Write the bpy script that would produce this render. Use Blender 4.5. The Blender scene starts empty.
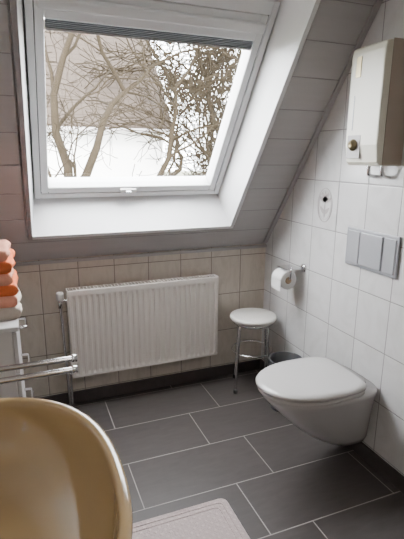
import bpy, bmesh, math, random
from mathutils import Vector, Matrix
random.seed(7)
XR=1.4887; ZK=0.8938; A=0.9368; XL=-0.47; YB=-3.7; ZC=2.32
cA,sA=math.cos(A),math.sin(A)
def S(x,t,o): return Vector((x,-t*cA+o*sA,ZK+t*sA+o*cA))
ROOT=bpy.context.scene.collection

# ---------------------------------------------------------------- node helper
class NT:
    def __init__(s,name):
        s.m=bpy.data.materials.new(name); s.m.use_nodes=True
        s.t=s.m.node_tree; s.b=s.t.nodes['Principled BSDF']
    def n(s,t,**k):
        x=s.t.nodes.new(t)
        for a,b in k.items(): setattr(x,a,b)
        return x
    def l(s,a,b): s.t.links.new(a,b)
    def put(s,v,sock):
        if isinstance(v,(int,float)): sock.default_value=v
        elif isinstance(v,(tuple,list)): sock.default_value=v
        else: s.l(v,sock)
    def ma(s,op,a,b=None,c=None):
        x=s.n('ShaderNodeMath',operation=op)
        s.put(a,x.inputs[0])
        if b is not None: s.put(b,x.inputs[1])
        if c is not None: s.put(c,x.inputs[2])
        return x.outputs[0]
    def pos(s):
        g=s.n('ShaderNodeNewGeometry'); x=s.n('ShaderNodeSeparateXYZ'); s.l(g.outputs['Position'],x.inputs[0]); return g.outputs['Position'],x.outputs
    def mix(s,f,a,b):
        x=s.n('ShaderNodeMix',data_type='RGBA'); s.put(f,x.inputs[0]); s.put(a,x.inputs[6]); s.put(b,x.inputs[7]); return x.outputs[2]
    def noise(s,vec,sc,det=3,dist=0,rough=.5):
        x=s.n('ShaderNodeTexNoise'); x.inputs['Scale'].default_value=sc; x.inputs['Detail'].default_value=det
        x.inputs['Distortion'].default_value=dist; x.inputs['Roughness'].default_value=rough
        if vec is not None: s.l(vec,x.inputs['Vector'])
        return x.outputs['Fac']
    def ramp(s,f,a,b):
        x=s.n('ShaderNodeMapRange'); s.put(f,x.inputs[0]); x.inputs[1].default_value=a; x.inputs[2].default_value=b; return x.outputs[0]
    def bump(s,h,st=.3,d=.002):
        x=s.n('ShaderNodeBump'); x.inputs['Strength'].default_value=st; x.inputs['Distance'].default_value=d
        s.l(h,x.inputs['Height']); s.l(x.outputs[0],s.b.inputs['Normal'])
def c4(c): return (c[0],c[1],c[2],1)
def mat(name,col,rough=.5,metal=0,noise=0,nsc=20,coat=0,bump=0,bsc=200):
    k=NT(name); k.b.inputs['Roughness'].default_value=rough; k.b.inputs['Metallic'].default_value=metal
    k.b.inputs['Coat Weight'].default_value=coat
    tc=k.n('ShaderNodeTexCoord').outputs['Object']
    f=k.noise(tc,nsc)
    d=max(noise,.02)
    k.l(k.mix(f,c4([v*(1-d) for v in col]),c4([min(1,v*(1+d)) for v in col])),k.b.inputs['Base Color'])
    if bump: k.bump(k.noise(tc,bsc),bump,.003)
    return k.m
def edge(k,u,w,g):
    fr=k.ma('FRACT',u); d=k.ma('MINIMUM',fr,k.ma('SUBTRACT',1,fr)); d=k.ma('MULTIPLY',d,w)
    return k.ma('LESS_THAN',d,g/2),k.ramp(d,g/2,g/2+.003)
def tile_mat(name,axis,o0,base,vein,grout,deco=None):
    k=NT(name); P,xyz=k.pos(); W,Hh=.205,.25
    u=k.ma('DIVIDE',k.ma('SUBTRACT',xyz[axis],o0),W); v=k.ma('DIVIDE',k.ma('SUBTRACT',xyz[2],.08),Hh)
    m1,h1=edge(k,u,W,.0045); m2,h2=edge(k,v,Hh,.0045)
    m=k.ma('MAXIMUM',m1,m2); h=k.ma('MINIMUM',h1,h2)
    cid=k.n('ShaderNodeCombineXYZ'); k.l(k.ma('FLOOR',u),cid.inputs[0]); k.l(k.ma('FLOOR',v),cid.inputs[1])
    wn=k.n('ShaderNodeTexWhiteNoise'); k.l(cid.outputs[0],wn.inputs['Vector'])
    mp=k.n('ShaderNodeVectorMath',operation='MULTIPLY_ADD'); k.l(P,mp.inputs[0]); mp.inputs[1].default_value=(1,1,1)
    k.l(wn.outputs['Color'],mp.inputs[2])
    rot=k.n('ShaderNodeMapping'); k.l(mp.outputs[0],rot.inputs['Vector'])
    rot.inputs['Rotation'].default_value=(.7,.6,0) if axis==1 else (0,.7,0)
    rot.inputs['Scale'].default_value=(3,1,1)
    f=k.ramp(k.noise(rot.outputs[0],6,5,1.5,.6),.42,.68)
    col=k.mix(k.ma('MULTIPLY',f,.75),c4(base),c4(vein))
    col=k.mix(k.ma('MULTIPLY',wn.outputs['Value'],.10),col,c4([x*.8 for x in base]))
    k.l(k.mix(m,col,c4(grout)),k.b.inputs['Base Color'])
    k.l(k.mix(m,(.22,.22,.22,1),(.8,.8,.8,1)),k.b.inputs['Roughness'])
    k.bump(h,.5,.0015); return k.m
def floor_mat():
    k=NT('slate_floor_tiles'); P,xyz=k.pos(); s=.3129
    v=k.ma('DIVIDE',k.ma('SUBTRACT',k.ma('MULTIPLY',xyz[1],-1),.3621),s)
    row=k.ma('FLOOR',v); par=k.ma('FLOORED_MODULO',row,2)   # 0 -> c2, 1 -> xo
    off=k.ma('ADD',.8154,k.ma('MULTIPLY',par,.3853-.8154))
    u=k.ma('DIVIDE',k.ma('SUBTRACT',xyz[0],off),2*s)
    m1,h1=edge(k,u,2*s,.0045); m2,h2=edge(k,v,s,.0045)
    m=k.ma('MAXIMUM',m1,m2); h=k.ma('MINIMUM',h1,h2)
    cid=k.n('ShaderNodeCombineXYZ'); k.l(k.ma('FLOOR',u),cid.inputs[0]); k.l(row,cid.inputs[1])
    wn=k.n('ShaderNodeTexWhiteNoise'); k.l(cid.outputs[0],wn.inputs['Vector'])
    mp=k.n('ShaderNodeMapping'); k.l(P,mp.inputs['Vector']); mp.inputs['Scale'].default_value=(1,4,1)
    f=k.noise(mp.outputs[0],9,6,.5,.65)
    col=k.mix(f,(.042,.036,.034,1),(.084,.073,.070,1))
    col=k.mix(k.ma('MULTIPLY',wn.outputs['Value'],.35),col,(.050,.043,.041,1))
    k.l(k.mix(m,col,(.30,.275,.265,1)),k.b.inputs['Base Color'])
    k.l(k.mix(m,(.42,.42,.42,1),(.8,.8,.8,1)),k.b.inputs['Roughness'])
    k.b.inputs['Specular IOR Level'].default_value=.4
    hh=k.ma('ADD',h,k.ma('MULTIPLY',f,.5)); k.bump(hh,.35,.0015); return k.m
def panel_mat():
    k=NT('lilac_ceiling_panels'); P,xyz=k.pos()
    t=k.ma('DIVIDE',k.ma('SUBTRACT',xyz[2],ZK-.02),sA)
    u=k.ma('DIVIDE',t,.165)
    m,h=edge(k,u,.165,.004)
    mp=k.n('ShaderNodeMapping'); k.l(P,mp.inputs['Vector']); mp.inputs['Scale'].default_value=(1,12,12)
    f=k.noise(mp.outputs[0],3,4)
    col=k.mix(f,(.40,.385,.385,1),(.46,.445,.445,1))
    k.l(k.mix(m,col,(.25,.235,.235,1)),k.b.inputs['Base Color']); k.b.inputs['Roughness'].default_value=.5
    k.bump(h,.4,.003); return k.m

M={}
M['back']=tile_mat('beige_tiles_back',0,.28,(.60,.545,.475),(.50,.445,.38),(.22,.195,.17))
M['right']=tile_mat('white_marbled_tiles',1,-.085,(.65,.64,.635),(.56,.55,.54),(.27,.26,.255))
M['left']=tile_mat('white_marbled_tiles_left',1,-.085,(.66,.64,.62),(.57,.55,.535),(.3,.29,.28))
M['floor']=floor_mat(); M['panel']=panel_mat()
M['skirt']=mat('slate_skirting',(.055,.046,.044),.45,0,.25,30)
M['white']=mat('white_lacquer',(.60,.585,.57),.3,0,.02,8)
M['lining']=mat('white_lining',(.90,.90,.91),.35,0,.01,8)
M['frame']=mat('window_frame_white',(.86,.87,.88),.35,0,.02,8)
M['gasket']=mat('dark_gasket',(.03,.03,.035),.6)
M['trim']=mat('grey_trim',(.36,.34,.34),.45,0,.04,12)
M['rad']=mat('radiator_enamel',(.71,.66,.615),.35,0,.02,8)
M['chrome']=mat('chrome',(.75,.75,.76),.14,1,.02,8)
M['ceramic']=mat('manhattan_grey_ceramic',(.46,.445,.44),.12,0,.02,6,coat=.4)
M['lid']=mat('grey_toilet_lid',(.50,.485,.475),.22,0,.02,6)
M['basin']=mat('caramel_ceramic',(.37,.26,.13),.10,0,.03,6,coat=.6)
M['stool']=mat('white_plastic_seat',(.70,.67,.63),.35,0,.02,8)
M['rubber']=mat('black_rubber',(.02,.02,.02),.6)
M['bin']=mat('dark_bin_plastic',(.03,.032,.036),.35)
M['paper']=mat('toilet_paper',(.80,.79,.77),.9,0,.03,60,bump=.3)
M['card']=mat('cardboard',(.35,.25,.16),.9)
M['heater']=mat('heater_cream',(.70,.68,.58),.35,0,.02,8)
M['heater_shaded']=mat('heater_cream_shaded',(.36,.30,.24),.45,0,.02,8)  # heater's shaded side painted as a darker tone of the housing
M['brass']=mat('brass_badge',(.30,.25,.15),.35,.7)
M['plate']=mat('grey_flush_plate',(.32,.325,.345),.3,.15,.02,8)
M['plate2']=mat('grey_flush_button',(.38,.385,.405),.28,.15,.02,8)
M['orange']=mat('orange_terry',(.72,.16,.05),.95,0,.15,60,bump=.8,bsc=350)
M['pink']=mat('coral_terry',(.70,.31,.21),.95,0,.15,60,bump=.8,bsc=350)
M['cream']=mat('cream_terry',(.60,.51,.43),.95,0,.1,60,bump=.8,bsc=350)
M['deco']=mat('tile_motif',(.40,.36,.35),.3,0,.05,20)
M['ceil']=mat('white_ceiling',(.66,.63,.60),.7,0,.02,6)
M['door']=mat('white_door',(.62,.58,.52),.4,0,.03,6)
M['blind']=mat('dark_blind',(.05,.055,.06),.5,0,.1,30)

# ---------------------------------------------------------------- mesh helpers
def empty(name,loc=(0,0,0)):
    e=bpy.data.objects.new(name,None); e.location=loc; e.empty_display_size=.05; ROOT.objects.link(e); return e
def mk(name,bm,mt,parent=None,smooth=False,bevel=0,seg=2,sub=0,autosm=True):
    me=bpy.data.meshes.new(name); bmesh.ops.recalc_face_normals(bm,faces=bm.faces); bm.to_mesh(me); bm.free()
    o=bpy.data.objects.new(name,me); ROOT.objects.link(o)
    for m in (mt if isinstance(mt,list) else [mt]): me.materials.append(m)
    if smooth:
        for p in me.polygons: p.use_smooth=True
    if bevel:
        b=o.modifiers.new('bevel','BEVEL'); b.width=bevel; b.segments=seg; b.limit_method='ANGLE'; b.angle_limit=.6; b.harden_normals=False
    if sub:
        b=o.modifiers.new('sub','SUBSURF'); b.levels=sub; b.render_levels=sub
    if parent:
        o.parent=parent; o.matrix_parent_inverse=Matrix.Translation(-Vector(parent.location))
    return o
def quadbox(bm,c8):
    v=[bm.verts.new(c) for c in c8]
    for f in ((0,1,2,3),(4,5,6,7),(0,1,5,4),(1,2,6,5),(2,3,7,6),(3,0,4,7)): bm.faces.new([v[i] for i in f])
def box(name,lo,hi,mt,parent=None,bevel=0,seg=2,smooth=False):
    bm=bmesh.new(); x0,y0,z0=lo; x1,y1,z1=hi
    quadbox(bm,[(x0,y0,z0),(x1,y0,z0),(x1,y1,z0),(x0,y1,z0),(x0,y0,z1),(x1,y0,z1),(x1,y1,z1),(x0,y1,z1)])
    return mk(name,bm,mt,parent,smooth,bevel,seg)
def sbox(name,x0,x1,t0,t1,o0,o1,mt,parent=None,bevel=0):
    bm=bmesh.new()
    quadbox(bm,[S(x0,t0,o0),S(x1,t0,o0),S(x1,t1,o0),S(x0,t1,o0),S(x0,t0,o1),S(x1,t0,o1),S(x1,t1,o1),S(x0,t1,o1)])
    return mk(name,bm,mt,parent,False,bevel)
def loft(name,rings,mt,parent=None,cap0=True,cap1=True,sub=0,closed=True,smooth=True,bevel=0):
    bm=bmesh.new(); R=[[bm.verts.new(p) for p in r] for r in rings]; n=len(R[0])
    for a,b in zip(R,R[1:]):
        for i in range(n if closed else n-1):
            j=(i+1)%n; bm.faces.new((a[i],a[j],b[j],b[i]))
    if cap0: bm.faces.new(R[0])
    if cap1: bm.faces.new(R[-1][::-1])
    return mk(name,bm,mt,parent,smooth,bevel,2,sub)
def tube(name,pts,r,mt,parent=None,cyc=False,res=6,smooth=True,order=3):
    cu=bpy.data.curves.new(name,'CURVE'); cu.dimensions='3D'; cu.bevel_depth=r; cu.bevel_resolution=res; cu.use_fill_caps=True
    sp=cu.splines.new('NURBS' if smooth else 'POLY'); sp.points.add(len(pts)-1)
    for q,p in zip(sp.points,pts): q.co=(*p,1)
    if smooth: sp.order_u=min(order,len(pts)); sp.use_endpoint_u=not cyc
    sp.use_cyclic_u=cyc; sp.resolution_u=10
    o=bpy.data.objects.new(name,cu); ROOT.objects.link(o); cu.materials.append(mt)
    if parent: o.parent=parent; o.matrix_parent_inverse=Matrix.Translation(-Vector(parent.location))
    return o
def revolve(name,prof,c,mt,parent=None,axis='z',n=48,smooth=True):
    rings=[]
    for r,h in prof:
        ring=[]
        for i in range(n):
            a=2*math.pi*i/n; p=(r*math.cos(a),r*math.sin(a),h)
            if axis=='x': p=(h,p[0],p[1])
            if axis=='y': p=(p[0],h,p[1])
            ring.append(Vector(p)+Vector(c))
        rings.append(ring)
    return loft(name,rings,mt,parent,smooth=smooth)

# ---------------------------------------------------------------- room shell
T=.1
TC=(ZC-ZK)/sA
YC=-TC*cA
box('floor',(XL-T,YB-T,-.1),(XR+T,T,0),M['floor'])
box('wall_back',(XL-T,0,0),(XR+T,T,ZK+.06),M['back'])
def gable(name,x0,x1,mt):
    prof=[(YB,0),(0,0),(0,ZK),(YC,ZC),(YB,ZC)]
    return loft(name,[[(x0,y,z) for y,z in prof],[(x1,y,z) for y,z in prof]],mt,smooth=False)
gable('wall_right',XR,XR+T,M['right'])
gable('wall_left',XL-T,XL,M['left'])
box('wall_front',(XL-T,YB-T,0),(XR+T,YB,ZC+T),M['left'])
box('ceiling',(XL-T,YB-T,ZC),(XR+T,YC+.02,ZC+T),M['ceil'])
OX0,OX1,OT0,OT1=.05,1.172,.19,1.47
bm=bmesh.new()
def q(x0,x1,t0,t1):
    quadbox(bm,[S(x0,t0,0),S(x1,t0,0),S(x1,t1,0),S(x0,t1,0),S(x0,t0,.12),S(x1,t0,.12),S(x1,t1,.12),S(x0,t1,.12)])
q(XL-T,OX0,-.0,TC+.1); q(OX1,XR+T,-.0,TC+.1); q(OX0,OX1,-.0,OT0); q(OX0,OX1,OT1,TC+.1)
mk('ceiling_slope',bm,M['panel'])
e=empty('trim_1'); sbox('corner_strip',XR-.03,XR-.001,.02,TC-.02,-.012,-.0005,M['trim'],e,.003)
e=empty('trim_2'); 
box('knee_strip',(XL,-.022,ZK-.022),(XR-.002,-.001,ZK-.004),M['trim'],e,.003)
box('baseboard_back',(XL+.002,-.012,.001),(XR-.014,-.0005,.075),M['skirt'],None,.002)
box('baseboard_right',(XR-.012,YB+.002,.001),(XR-.0005,-.001,.075),M['skirt'],None,.002)
box('baseboard_left',(XL+.0005,YB+.002,.001),(XL+.012,-.014,.075),M['skirt'],None,.002)

# ---------------------------------------------------------------- roof window
W=empty('window_1',S(.6,.8,.2))
FX0,FX1,FT0,FT1=.082,1.142,.262,1.36
RO=.20
def board(name,a,b,c,d,off):
    bm=bmesh.new(); p=[Vector(v) for v in (a,b,c,d)]; o=Vector(off)
    quadbox(bm,p+[v+o for v in p]); return mk(name,bm,M['lining'],W)
SX=Vector((1,0,0)); ST=S(0,1,0)-S(0,0,0)
OU=.30
board('lining_right',S(OX1,OT0,0),S(OX1,OT1,0),S(FX1-.002,FT1,OU),S(FX1-.002,FT0,OU),SX*.03)
board('lining_left',S(OX0,OT0,0),S(OX0,OT1,0),S(FX0+.002,FT1,OU),S(FX0+.002,FT0,OU),-SX*.03)
board('lining_bottom',S(OX0,OT0,0),S(OX1,OT0,0),S(FX1,FT0,OU),S(FX0,FT0,OU),-ST*.03)
board('lining_top',S(OX0,OT1,0),S(OX1,OT1,0),S(FX1,FT1,OU),S(FX0,FT1,OU),ST*.03)
cw=.022
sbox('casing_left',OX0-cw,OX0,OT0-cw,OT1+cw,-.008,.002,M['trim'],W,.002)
sbox('casing_right',OX1,OX1+cw,OT0-cw,OT1+cw,-.008,.002,M['lining'],W,.002)
sbox('casing_bottom',OX0,OX1,OT0-cw,OT0,-.008,.002,M['lining'],W,.002)
sbox('casing_top',OX0,OX1,OT1,OT1+cw,-.008,.002,M['lining'],W,.002)
def frame(pref,x0,x1,t0,t1,wx,wb,wt,o0,o1,m,bev=.004):
    sbox(pref+'_left',x0,x0+wx,t0,t1,o0,o1,m,W,bev); sbox(pref+'_right',x1-wx,x1,t0,t1,o0,o1,m,W,bev)
    sbox(pref+'_bottom',x0+wx,x1-wx,t0,t0+wb,o0,o1,m,W,bev); sbox(pref+'_top',x0+wx,x1-wx,t1-wt,t1,o0,o1,m,W,bev)
frame('frame',FX0,FX1,FT0,FT1,.03,.028,.06,RO,OU,M['frame'])
frame('gasket',FX0+.029,FX1-.029,FT0+.027,FT1-.059,.005,.005,.005,RO+.012,OU-.01,M['gasket'],0)
SX0,SX1,S0,S1=FX0+.033,FX1-.033,FT0+.031,FT1-.063
frame('sash',SX0,SX1,S0,S1,.036,.038,.05,RO+.004,OU-.005,M['frame'],.006)
sbox('ventilation_bar',SX0+.01,SX1-.01,S1-.075,S1-.03,RO-.02,RO+.02,M['frame'],W,.008)
sbox('blind_cassette',SX0+.036,SX1-.036,S1-.115,S1-.075,RO-.002,RO+.03,M['frame'],W,.006)
for i in range(5):
    sbox('blind_slat_%d'%i,SX0+.04,SX1-.04,S1-.150+.007*i,S1-.146+.007*i,RO+.004,RO+.03,M['blind'],W)
sbox('blind_rail',SX0+.04,SX1-.04,S1-.160,S1-.151,RO+.004,RO+.03,M['trim'],W,.002)
sbox('latch',.53,.62,S0+.008,S0+.03,RO-.014,RO+.006,M['white'],W,.004)
sbox('latch_knob',.56,.59,S0+.012,S0+.026,RO-.026,RO-.012,M['chrome'],W,.003)
g=NT('window_glass'); nt=g.t; nt.nodes.remove(g.b)
tr=g.n('ShaderNodeBsdfTransparent'); gl=g.n('ShaderNodeBsdfGlossy'); gl.inputs['Roughness'].default_value=.02
lw=g.n('ShaderNodeLayerWeight'); lw.inputs['Blend'].default_value=.5
fac=g.ma('ADD',.05,g.ma('MULTIPLY',g.ma('POWER',lw.outputs['Facing'],5),.9))
mx=g.n('ShaderNodeMixShader'); g.l(fac,mx.inputs[0]); g.l(tr.outputs[0],mx.inputs[1]); g.l(gl.outputs[0],mx.inputs[2])
g.l(mx.outputs[0],nt.nodes['Material Output'].inputs['Surface'])
bm=bmesh.new(); vs=[bm.verts.new(S(x,t,RO+.05)) for x,t in ((SX0+.03,S0+.03),(SX1-.03,S0+.03),(SX1-.03,S1-.03),(SX0+.03,S1-.03))]; bm.faces.new(vs)
mk('glass',bm,g.m,W)

# ---------------------------------------------------------------- radiator
Rd=empty('radiator',(.65,-.06,.46)); x0,x1,z0,z1=.204,1.107,.208,.7285
yf=-.10
n=27; p=(x1-x0-.03)/n; prof=[]
xs=x0+.015
pts=[(x0,yf+.006),(x0+.008,yf)]
for i in range(n):
    a=xs+i*p
    pts+= [(a+.002,yf),(a+p*.20,yf),(a+p*.30,yf+.0075),(a+p*.70,yf+.0075),(a+p*.80,yf)]
pts+=[(x1-.008,yf),(x1,yf+.006)]
def row(z,k): return [(x,(yf+(y-yf)*k),z) for x,y in pts]
loft('front_panel',[row(z0,0),row(z0+.012,0),row(z0+.03,1),row(z1-.05,1),row(z1-.03,0),row(z1-.004,0),[(x,y+.006,z1) for x,y,z in row(z1,0)]],M['rad'],Rd,False,False,closed=False,smooth=False)
box('core',(x0+.01,yf+.012,z0+.005),(x1-.01,yf+.03,z1-.02),M['rad'],Rd)
box('rear_panel',(x0+.005,-.045,z0+.005),(x1-.005,-.033,z1-.015),M['rad'],Rd)
box('side_left',(x0-.002,yf+.002,z0+.01),(x0+.003,-.033,z1),M['rad'],Rd,.001)
box('side_right',(x1-.003,yf+.002,z0+.01),(x1+.002,-.033,z1),M['rad'],Rd,.001)
for i in range(46):
    xx=x0+.012+i*(x1-x0-.024)/45
    box('grille_bar_%d'%i,(xx-.002,yf+.006,z1-.006),(xx+.002,-.035,z1+.001),M['rad'],Rd)
box('grille_edge',(x0,-.037,z1-.02),(x1,-.033,z1+.001),M['rad'],Rd)
for xx in (x0+.14,x1-.14): box('bracket',(xx-.015,-.034,z0+.05),(xx+.015,-.0015,z1-.08),M['rad'],Rd)
tube('valve_pipe',[(x0+.01,-.07,z1-.06),(x0-.02,-.07,z1-.06),(x0-.035,-.07,z1-.065),(x0-.038,-.07,z1-.1),(x0-.03,-.07,.45),(x0-.022,-.07,0.002)],.008,M['chrome'],Rd)
revolve('valve_knob',[(.0,0),(.017,0),(.02,.006),(.02,.035),(.016,.045),(0,.045)],(x0-.037,-.07,z1-.055),M['white'],Rd,n=20)
revolve('valve_body',[(.0,0),(.013,0),(.013,.05),(0,.05)],(x0-.037,-.07,z1-.10),M['chrome'],Rd,n=20)
tube('return_pipe',[(x0+.01,-.07,z0+.03),(x0-.008,-.07,z0+.03),(x0-.008,-.07,z0),(x0-.008,-.07,.002)],.007,M['chrome'],Rd)

# ---------------------------------------------------------------- toilet
ty=-.972; DZ=.018
TL=empty('wall_hung_toilet',(1.25,ty,.3))
def egg(tip,back,xm,hw,z,n=56,eb=4.5,ef=2.15,yc=ty):
    out=[]
    for i in range(n):
        a=2*math.pi*i/n; c,s=math.cos(a),math.sin(a); e=eb if c>0 else ef
        L=(back-xm) if c>0 else (xm-tip)
        out.append((xm+math.copysign(abs(c)**(2/e),c)*L, yc+math.copysign(abs(s)**(2/e),s)*hw, z+DZ))
    return out
B=XR-.001
loft('bowl',[egg(1.33,B,1.42,.080,.085),egg(1.27,B,1.40,.100,.093),egg(1.215,B,1.38,.116,.125),egg(1.145,B,1.34,.131,.18),egg(1.08,B,1.30,.145,.24),
  egg(1.02,B,1.27,.158,.30),egg(.975,B,1.25,.170,.35),egg(.956,B,1.24,.177,.372),egg(.950,B,1.24,.180,.388),egg(.957,B,1.24,.175,.394)],M['ceramic'],TL)
BK=1.41
loft('seat_ring',[egg(.944,BK,1.20,.178,.396),egg(.938,BK,1.20,.184,.400),egg(.938,BK,1.20,.184,.411),egg(.948,BK,1.20,.175,.415)],M['lid'],TL)
loft('lid',[egg(.948,BK,1.20,.175,.4195),egg(.930,BK,1.20,.189,.4225),egg(.929,BK,1.20,.190,.432),egg(.936,BK-.004,1.20,.184,.440),egg(.960,BK-.02,1.20,.163,.4445),egg(1.05,BK-.08,1.20,.10,.447),egg(1.16,BK-.16,1.20,.03,.4475)],M['lid'],TL)
for s in (-.1,.1): box('lid_buffer',(1.0,ty+s-.01,.414+DZ),(1.03,ty+s+.01,.421+DZ),M['lid'],TL)
for s in (-.08,.08): revolve('hinge',[(0,-.02),(.012,-.02),(.012,.02),(0,.02)],(BK+.012,ty+s,.412+DZ),M['chrome'],TL,axis='y',n=20)

# flush plate
FP=empty('flush_plate',(XR,-.965,1.03))
box('plate',(XR-.012,-1.135,.94),(XR-.0005,-.80,1.125),M['plate'],FP,.005,3)
box('button_large',(XR-.019,-1.045,.955),(XR-.010,-.905,1.11),M['plate2'],FP,.004,3)
box('button_side',(XR-.016,-.895,.955),(XR-.010,-.815,1.11),M['plate2'],FP,.003,3)
box('button_small',(XR-.016,-1.122,.955),(XR-.010,-1.055,1.11),M['plate2'],FP,.003,3)

# water heater
HT=empty('water_heater',(1.42,-.99,1.65))
prof=[(XR-.001,1.415),(1.375,1.415),(1.362,1.43),(1.352,1.50),(1.352,1.86),(1.357,1.882),(1.37,1.89),(XR-.001,1.90)]
loft('housing',[[(x,-1.085,z) for x,z in prof],[(x,-.89,z) for x,z in prof]],M['heater'],HT,smooth=False,bevel=.006)
box('side_shading',(1.385,-1.088,1.42),(XR-.001,-1.0855,1.895),M['heater_shaded'],HT,.001)  # thin sheet that puts the side's shading into colour
box('side_shading_back',(1.385,-.8895,1.42),(XR-.001,-.887,1.895),M['heater_shaded'],HT,.001)
box('badge',(1.3495,-.955,1.77),(1.3525,-.925,1.85),M['brass'],HT,.0005)
box('badge_line',(1.3505,-.93,1.56),(1.3525,-.926,1.70),M['plate'],HT)
box('lower_panel',(1.3505,-.985,1.445),(1.3535,-.905,1.54),M['trim'],HT,.0005)
revolve('control_knob',[(0,0),(.024,0),(.024,-.008),(.018,-.011),(.016,-.02),(0,-.021)],(1.352,-.945,1.50),M['brass'],HT,axis='x',n=28)
for yy in (-.95,-1.03): tube('water_pipe',[(1.44,yy,1.42),(1.44,yy,1.385),(1.45,yy,1.37),(XR-.001,yy,1.365)],.008,M['chrome'],HT)

# decorative tile
DT=empty('decorative_tile',(XR,-.6,1.205))
box('tile_face',(XR-.0015,-.697,1.084),(XR-.0004,-.498,1.327),M['right'],DT)
def leaf(name,cy,cz,l,w,ang,mt):
    bm=bmesh.new(); vs=[]
    for i in range(16):
        a=2*math.pi*i/16; u=math.cos(a)*l; v=math.sin(a)*w*(1-.4*math.cos(a))
        vs.append(bm.verts.new((XR-.0028,cy+u*math.sin(ang)+v*math.cos(ang),cz+u*math.cos(ang)-v*math.sin(ang))))
    f=bm.faces.new(vs); r=bmesh.ops.extrude_face_region(bm,geom=[f])
    bmesh.ops.translate(bm,verts=[g for g in r['geom'] if isinstance(g,bmesh.types.BMVert)],vec=(.0014,0,0))
    mk(name,bm,mt,DT)
for i,a in enumerate([0,.5,-.5,1.1,-1.1]):
    leaf('petal_%d'%i,-.598+math.sin(a)*.028,1.220+math.cos(a)*.030,.028,.011,a,M['deco'])
leaf('stem',-.598,1.180,.042,.005,0,M['trim']); leaf('leaf_l',-.618,1.178,.024,.009,-.8,M['deco']); leaf('leaf_r',-.578,1.178,.024,.009,.8,M['deco'])
for j,k_ in enumerate((1,.86)):
    tube('medallion_%d'%j,[(XR-.0025,-.598+.060*k_*math.cos(i*math.pi/12),1.205+.088*k_*math.sin(i*math.pi/12)) for i in range(24)],.0018 if j==0 else .001,M['deco'],DT,cyc=True,res=2)

# toilet paper holder
TP=empty('toilet_paper_holder',(1.43,-.38,.79))
revolve('rosette',[(0,0),(.024,0),(.024,-.006),(.018,-.011),(0,-.012)],(XR-.0005,-.445,.83),M['chrome'],TP,axis='x',n=28)
tube('arm',[(XR-.01,-.445,.83),(1.43,-.445,.83),(1.405,-.445,.83),(1.40,-.445,.815),(1.40,-.445,.795),(1.40,-.445,.775),(1.40,-.43,.768),(1.40,-.38,.768),(1.40,-.31,.768)],.006,M['chrome'],TP)
revolve('end_knob',[(0,0),(.010,0),(.010,.012),(0,.012)],(1.40,-.315,.768),M['chrome'],TP,axis='y',n=20)
box('cover',(1.375,-.44,.826),(1.47,-.335,.829),M['chrome'],TP,.001)
revolve('paper_roll',[(.02,-.05),(.052,-.05),(.0535,-.048),(.0535,.048),(.052,.05),(.02,.05)],(1.40,-.378,.76),M['paper'],TP,axis='y',n=40)
revolve('roll_core',[(.012,-.0505),(.0205,-.0505),(.0205,.0505),(.012,.0505)],(1.40,-.378,.76),M['card'],TP,axis='y',n=24)
bm=bmesh.new()
quadbox(bm,[(1.3465,-.428,.76),(1.3475,-.428,.76),(1.3475,-.328,.76),(1.3465,-.328,.76),(1.3465,-.428,.70),(1.3475,-.428,.70),(1.3475,-.328,.70),(1.3465,-.328,.70)])
mk('hanging_sheet',bm,M['paper'],TP)

# stool
SC=(1.305,-.20); SH=.49
ST_=empty('round_stool',(SC[0],SC[1],.25))
revolve('seat',[(0,SH-.035),(.12,SH-.035),(.138,SH-.028),(.146,SH-.015),(.143,SH-.004),(.128,SH),(0,SH-.002)],(SC[0],SC[1],0),M['stool'],ST_)
revolve('seat_ring',[(.118,SH-.048),(.126,SH-.048),(.126,SH-.034),(.118,SH-.034)],(SC[0],SC[1],0),M['chrome'],ST_)
for i in range(4):
    a=math.radians(20+90*i); c,s=math.cos(a),math.sin(a)
    P=lambda r,z:(SC[0]+c*r,SC[1]+s*r,z)
    tube('leg_%d'%i,[P(.04,SH-.045),P(.10,SH-.045),P(.118,SH-.05),P(.122,SH-.09),P(.135,.2),P(.145,.018)],.0095,M['chrome'],ST_)
    revolve('foot_%d'%i,[(0,0.001),(.013,.001),(.0135,.022),(.011,.026),(0,.026)],P(.145,0),M['rubber'],ST_,n=20)
tube('brace_ring',[(SC[0]+.13*math.cos(i*math.pi/12),SC[1]+.13*math.sin(i*math.pi/12),.26) for i in range(24)],.005,M['chrome'],ST_,cyc=True,res=3)

# waste bin
revolve('waste_bin',[(0,.001),(.075,.001),(.08,.006),(.097,.30),(.101,.303),(.101,.312),(.096,.314),(.09,.31),(.075,.02),(0,.018)],(1.365,-.50,0),M['bin'])

# ---------------------------------------------------------------- cabinet
CB=empty('drawer_cabinet',(-.26,-.5,.4)); cx0,cx1,cy0,cy1,ch=XL+.003,-.052,-.76,-.25,.80
box('carcass',(cx0,cy0,.06),(cx1-.016,cy1,ch-.02),M['white'],CB,.002)
box('plinth',(cx0,cy0+.02,.001),(cx1-.05,cy1-.02,.061),M['trim'],CB)
box('top',(cx0,cy0-.01,ch-.02),(cx1+.01,cy1+.01,ch),M['white'],CB,.004)
for i in range(4):
    za=.065+i*.178; zb=za+.173
    box('drawer_%d'%i,(cx1-.0155,cy0+.003,za),(cx1+.002,cy1-.003,zb),M['white'],CB,.003)
    yy=(cy0+cy1)/2
    tube('handle_%d'%i,[(cx1,yy-.06,zb-.05),(cx1+.030,yy-.06,zb-.05),(cx1+.038,yy-.05,zb-.05),(cx1+.038,yy+.05,zb-.05),(cx1+.030,yy+.06,zb-.05),(cx1,yy+.06,zb-.05)],.006,M['chrome'],CB)

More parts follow.
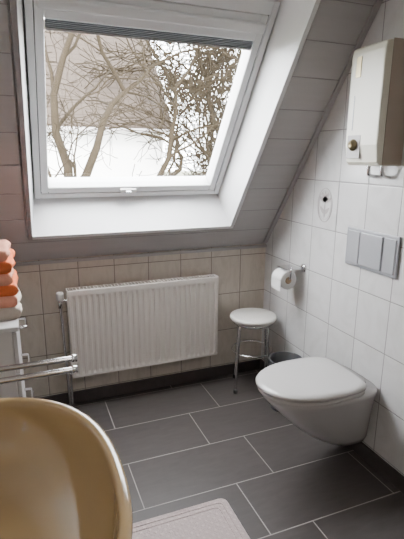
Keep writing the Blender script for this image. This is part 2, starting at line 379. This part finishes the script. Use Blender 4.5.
# folded towels
TW=empty('folded_towels',(-.22,-.5,.95))
def towel(name,xa,xb,ya,yb,z,h,mt,seed):
    rnd=random.Random(seed)
    n=14; prof=[]
    for i in range(n+1):
        a=-math.pi/2+math.pi*i/n; prof.append((xb-h/2+math.cos(a)*h/2, z+h/2+math.sin(a)*h/2))
    prof=[(xa,z)]+prof+[(xa,z+h)]
    rings=[]
    for k in range(9):
        y=ya+(yb-ya)*k/8
        rings.append([(x+.006*math.sin(k*1.3+seed)+rnd.uniform(-.002,.002),y+rnd.uniform(-.002,.002),zz+(.004*math.sin(k*.9+seed*2) if zz>z+h*.3 else 0)) for x,zz in prof])
    return loft(name,rings,mt,TW,smooth=True)
z=ch
for i,(h,m) in enumerate([(.050,'cream'),(.045,'pink'),(.050,'orange'),(.045,'pink'),(.046,'orange'),(.05,'pink')]):
    towel('towel_%d'%i,-.40,-.030-.010*(i%2)-.003*i,-.68+.01*(i%3),-.33-.008*i,z+.001,h-.004,M[m],i); z+=h

# ---------------------------------------------------------------- towel rail
TR=empty('swivel_towel_rail',(-.2,-1.29,.85))
for i,(yy,xx,zz) in enumerate([(-1.249,.119,.85),(-1.325,.112,.85)]):
    tube('bar_%d'%i,[(XL+.05,yy,zz),(xx,yy,zz)],.0085,M['chrome'],TR,smooth=False)
    revolve('cap_%d'%i,[(0,-.004),(.0105,-.004),(.0115,0),(.0115,.012),(0,.012)],(xx-.006,yy,zz),M['chrome'],TR,axis='x',n=20)
box('hinge_block',(XL+.03,-1.345,.835),(XL+.055,-1.23,.865),M['chrome'],TR,.004)
box('wall_plate',(XL+.0005,-1.31,.81),(XL+.032,-1.265,.89),M['chrome'],TR,.004)

# ---------------------------------------------------------------- wash basin
zt=.85; bc=(-.158,-1.79)
WB=empty('wash_basin',(bc[0],bc[1],.75))
def sr(ax,ay,z,dx=0,dy=0,e=2.3,n=96,clipx=XL+.002):
    out=[]
    for i in range(n):
        a=2*math.pi*i/n; c,s=math.cos(a),math.sin(a)
        x=bc[0]+dx+math.copysign(abs(c)**(2/e),c)*ax; y=bc[1]+dy+math.copysign(abs(s)**(2/e),s)*ay
        out.append((max(x,clipx),y,z))
    return out
AX,AY=.308,.38
rings=[sr(.08,.09,zt-.235,-.1),sr(.15,.18,zt-.225,-.06),sr(.22,.28,zt-.19,-.03),sr(.268,.338,zt-.13,-.012),sr(.292,.363,zt-.065),
 sr(AX-.003,AY-.003,zt-.018),sr(AX,AY,zt-.008),sr(AX-.002,AY-.002,zt-.002),sr(AX-.007,AY-.007,zt),sr(AX-.018,AY-.018,zt-.0005),sr(AX-.023,AY-.023,zt-.005),
 sr(AX-.026,AY-.026,zt-.018),sr(.275,.346,zt-.06),sr(.258,.32,zt-.10,-.002),sr(.225,.275,zt-.145,-.005),sr(.155,.20,zt-.172,-.01),sr(.07,.08,zt-.183,-.015),sr(.022,.022,zt-.186,-.015,0,2)]
loft('bowl',rings,M['basin'],WB)
revolve('drain',[(0,0),(.021,0),(.024,.002),(.021,.004),(0,.003)],(bc[0]-.015,bc[1],zt-.186),M['chrome'],WB,n=28)
loft('pedestal',[sr(.09,.10,.001,-.12),sr(.085,.095,.04,-.12),sr(.075,.08,.3,-.12),sr(.085,.09,.55,-.12),sr(.10,.12,zt-.22,-.11)],M['basin'],WB)
revolve('faucet_body',[(0,0),(.026,0),(.024,.01),(.021,.09),(.018,.11),(0,.112)],(XL+.05,bc[1],zt-.01),M['chrome'],WB,n=28)
box('faucet_deck',(XL+.001,bc[1]-.2,zt-.05),(XL+.09,bc[1]+.2,zt-.002),M['basin'],WB,.01,3)
tube('faucet_spout',[(XL+.05,bc[1],zt+.06),(XL+.09,bc[1],zt+.085),(XL+.14,bc[1],zt+.08),(XL+.16,bc[1],zt+.055)],.011,M['chrome'],WB)
tube('faucet_lever',[(XL+.05,bc[1],zt+.10),(XL+.07,bc[1],zt+.125),(XL+.12,bc[1],zt+.135)],.007,M['chrome'],WB)

# ---------------------------------------------------------------- bath mat
k=NT('pink_mat_weave'); tc=k.n('ShaderNodeTexCoord').outputs['Object']
mp=k.n('ShaderNodeMapping'); k.l(tc,mp.inputs['Vector']); mp.inputs['Rotation'].default_value=(0,0,math.radians(45))
ck=k.n('ShaderNodeTexVoronoi'); ck.inputs['Scale'].default_value=38; ck.inputs['Randomness'].default_value=.0; k.l(mp.outputs[0],ck.inputs['Vector'])
f=k.ramp(ck.outputs['Distance'],.1,.55)
k.l(k.mix(f,(.78,.69,.67,1),(.46,.38,.37,1)),k.b.inputs['Base Color']); k.b.inputs['Roughness'].default_value=.95
k.bump(k.ma('SUBTRACT',k.noise(tc,300),k.ma('MULTIPLY',f,2)),.7,.006)
MT=empty('bath_mat',(.48,-1.35,.01))
def rr(x0,x1,y0,y1,r,z,n=6):
    out=[]
    for cx,cy,a0 in ((x1-r,y1-r,0),(x0+r,y1-r,90),(x0+r,y0+r,180),(x1-r,y0+r,270)):
        for i in range(n+1):
            a=math.radians(a0+90*i/n); out.append((cx+r*math.cos(a),cy+r*math.sin(a),z))
    return out
mx0,mx1,my0,my1=.17,.725,-1.85,-1.055
loft('mat_body',[rr(mx0,mx1,my0,my1,.03,.001),rr(mx0-.002,mx1+.002,my0-.002,my1+.002,.03,.006),rr(mx0+.004,mx1-.004,my0+.004,my1-.004,.028,.012)],k.m,MT,smooth=False)
matm=k.m
for j,(a,b) in enumerate(((.02,.028),(.045,.05))):
    loft('mat_border_%d'%j,[rr(mx0+a,mx1-a,my0+a,my1-a,.02,.012),rr(mx0+a,mx1-a,my0+a,my1-a,.02,.0145),rr(mx0+b,mx1-b,my0+b,my1-b,.02,.0145),rr(mx0+b,mx1-b,my0+b,my1-b,.02,.012)],matm,MT,False,False,smooth=False)

# ---------------------------------------------------------------- door + added fill lamp behind camera
D=empty('door_1',(.5,YB,1)); 
box('leaf',(.1,YB+.001,.005),(.9,YB+.035,2.0),M['door'],D,.003)
for zz in (.25,1.1): box('panel',(.2,YB+.033,zz),(.8,YB+.042,zz+.7),M['door'],D,.004)
box('jamb_l',(.02,YB+.001,.001),(.1,YB+.045,2.08),M['door'],D,.003); box('jamb_r',(.9,YB+.001,.001),(.98,YB+.045,2.08),M['door'],D,.003)
box('head',(.1,YB+.001,2.0),(.9,YB+.045,2.08),M['door'],D,.003)
tube('handle',[(.17,YB+.03,1.02),(.17,YB+.07,1.02),(.19,YB+.075,1.02),(.28,YB+.075,1.02)],.009,M['chrome'],D)

# ---------------------------------------------------------------- outdoors
wallm=mat('white_render',(.85,.84,.82),.9,0,.05,1)
k=NT('clay_roof'); P,xyz=k.pos()
f=k.noise(P,1.2,4); m,h=edge(k,k.ma('DIVIDE',xyz[2],.22),.22,.03); m2,h2=edge(k,k.ma('DIVIDE',xyz[0],.3),.3,.03)
mm=k.ma('MULTIPLY',k.ma('MAXIMUM',m,m2),.5)
k.l(k.mix(mm,k.mix(f,(.040,.031,.025,1),(.060,.048,.039,1)),(.02,.015,.012,1)),k.b.inputs['Base Color']); k.b.inputs['Roughness'].default_value=.9
k.b.inputs['Specular IOR Level'].default_value=.1
HS=empty('neighbour_house',(2,17,0))
hx0,hx1=-5,5.4
loft('walls',[[(x,15,-4),(x,22,-4),(x,22,2.6),(x,18.5,6.4),(x,15,2.6)] for x in (hx0,hx1)],wallm,HS,smooth=False)
bm=bmesh.new(); 
for s in (0,1):
    y0,y1=(14.6,18.5) if s==0 else (22.4,18.5)
    vs=[(hx0-.3,y0,2.35),(hx1+.3,y0,2.35),(hx1+.3,y1,6.6),(hx0-.3,y1,6.6)]
    quadbox(bm,[Vector(v) for v in vs]+[Vector(v)+Vector((0,0,.15)) for v in vs])
mk('roof',bm,k.m,HS)
box('gutter',(hx0-.3,14.5,2.3),(hx1+.3,14.62,2.42),M['trim'],HS)
box('chimney',(2.6,18,5.5),(3.2,18.6,7.6),mat('brick_chimney',(.08,.045,.035),.9),HS)
for i,xx in enumerate((-3.5,-.8)): box('house_window_%d'%i,(xx,14.97,.4),(xx+1.1,15.02,1.7),mat('house_glass_%d'%i,(.2,.22,.25),.2),HS)
box('garden_ground',(-80,.6,-4.3),(140,160,-4),mat('winter_lawn',(.10,.10,.06),.95,0,.3,1))
bark=mat('bark',(.022,.017,.011),.95,0,.3,5)
bark.node_tree.nodes['Principled BSDF'].inputs['Specular IOR Level'].default_value=.05
def tree(name,base,h,seed,lean=0,r0=.16,spread=.75,maxd=5,jit=.23,mt=bark,rmin=.008):
    rnd=random.Random(seed)
    cu=bpy.data.curves.new(name,'CURVE'); cu.dimensions='3D'; cu.bevel_depth=1; cu.bevel_resolution=1
    def grow(p,d,l,r,dep):
        n=5; pts=[(p,r)]
        for i in range(n):
            d=(d+Vector((rnd.uniform(-1,1),rnd.uniform(-1,1),rnd.uniform(-.8,.8)))*(jit if dep else .1)).normalized()
            p=p+d*l/n; rr_=r*(1-.45*(i+1)/n); pts.append((p.copy(),rr_))
            if dep<maxd and i>=1 and rnd.random()<.6:
                sd=(d+Vector((rnd.uniform(-1,1),rnd.uniform(-1,1),rnd.uniform(-.6,.6)))*spread).normalized()
                grow(p.copy(),sd,l*rnd.uniform(.5,.75),rr_*.55,dep+1)
        sp=cu.splines.new('POLY'); sp.points.add(len(pts)-1)
        for q_,(a,b) in zip(sp.points,pts): q_.co=(*a,1); q_.radius=max(b,rmin)
        if dep<maxd:
            for _ in range(2):
                sd=(d+Vector((rnd.uniform(-1,1),rnd.uniform(-1,1),rnd.uniform(-.5,.6)))*spread).normalized()
                grow(p.copy(),sd,l*rnd.uniform(.6,.8),r*.5,dep+1)
    grow(Vector(base),Vector((lean,0,1)).normalized(),h,r0,0)
    o=bpy.data.objects.new(name,cu); ROOT.objects.link(o); cu.materials.append(mt); return o
tree('bare_tree',(.6,6.5,-4),4.6,11,.05,.19,1.0,5,.32,bark,.007)
tree('bare_tree.001',(7.2,13.5,-4),4.2,5,-.05,.22,.9,5,.25,bark,.014)
tree('bare_tree.002',(10.5,19,-4),5,21,0,.24,.8,5,.23,bark,.02)
tree('bare_tree.003',(3.4,9.0,-4),4.3,33,.0,.18,1.0,4,.35,bark,.010)

# ---------------------------------------------------------------- light
w=bpy.data.worlds.new('overcast_sky'); bpy.context.scene.world=w; w.use_nodes=True
nt=w.node_tree; bg=nt.nodes['Background']
bg.inputs[0].default_value=(.95,.975,1,1); bg.inputs[1].default_value=27
sn=bpy.data.lights.new('sun','SUN'); sn.energy=16; sn.angle=.3; sn.color=(1,.96,.9); so=bpy.data.objects.new('sun',sn); ROOT.objects.link(so)
so.rotation_euler=(math.radians(50),0,math.radians(-35))
LP=empty('added_fill_lamp',(.3,-2.7,ZC))  # unseen lamp behind the camera, added to brighten the interior
sh=NT('fill_lamp_opal'); sh.b.inputs['Base Color'].default_value=(.8,.8,.8,1); sh.b.inputs['Emission Color'].default_value=(1,.88,.78,1); sh.b.inputs['Emission Strength'].default_value=1.5
revolve('fill_lamp_dome',[(0,-.09),(.08,-.085),(.14,-.06),(.16,-.02),(.16,0),(0,0)],(.3,-2.7,ZC-.001),sh.m,LP)
la=bpy.data.lights.new('fill_light','AREA'); la.shape='DISK'; la.size=.35; la.energy=7; la.color=(1,.90,.80)  # added fill light below the dome
lo=bpy.data.objects.new('fill_light',la); ROOT.objects.link(lo); lo.location=(.3,-2.7,ZC-.1); lo.parent=LP; lo.matrix_parent_inverse=Matrix.Translation(-Vector(LP.location))

# ---------------------------------------------------------------- camera
cd=bpy.data.cameras.new('camera'); co=bpy.data.objects.new('camera',cd); ROOT.objects.link(co)
f=454.4264; pi_,yw,ro=.2446,.3823,.0070
Fv=Vector((math.sin(yw)*math.cos(pi_),math.cos(yw)*math.cos(pi_),-math.sin(pi_)))
R0=Vector((math.cos(yw),-math.sin(yw),0)); U0=R0.cross(Fv)
Rv=R0*math.cos(ro)+U0*math.sin(ro); Uv=-R0*math.sin(ro)+U0*math.cos(ro)
mx=Matrix((Rv,Uv,-Fv)).transposed().to_4x4(); mx.translation=Vector((0,-2.5776,1.45)); co.matrix_world=mx
cd.sensor_fit='VERTICAL'; cd.sensor_height=24; cd.lens=24*f/539; cd.clip_start=.02
bpy.context.scene.camera=co
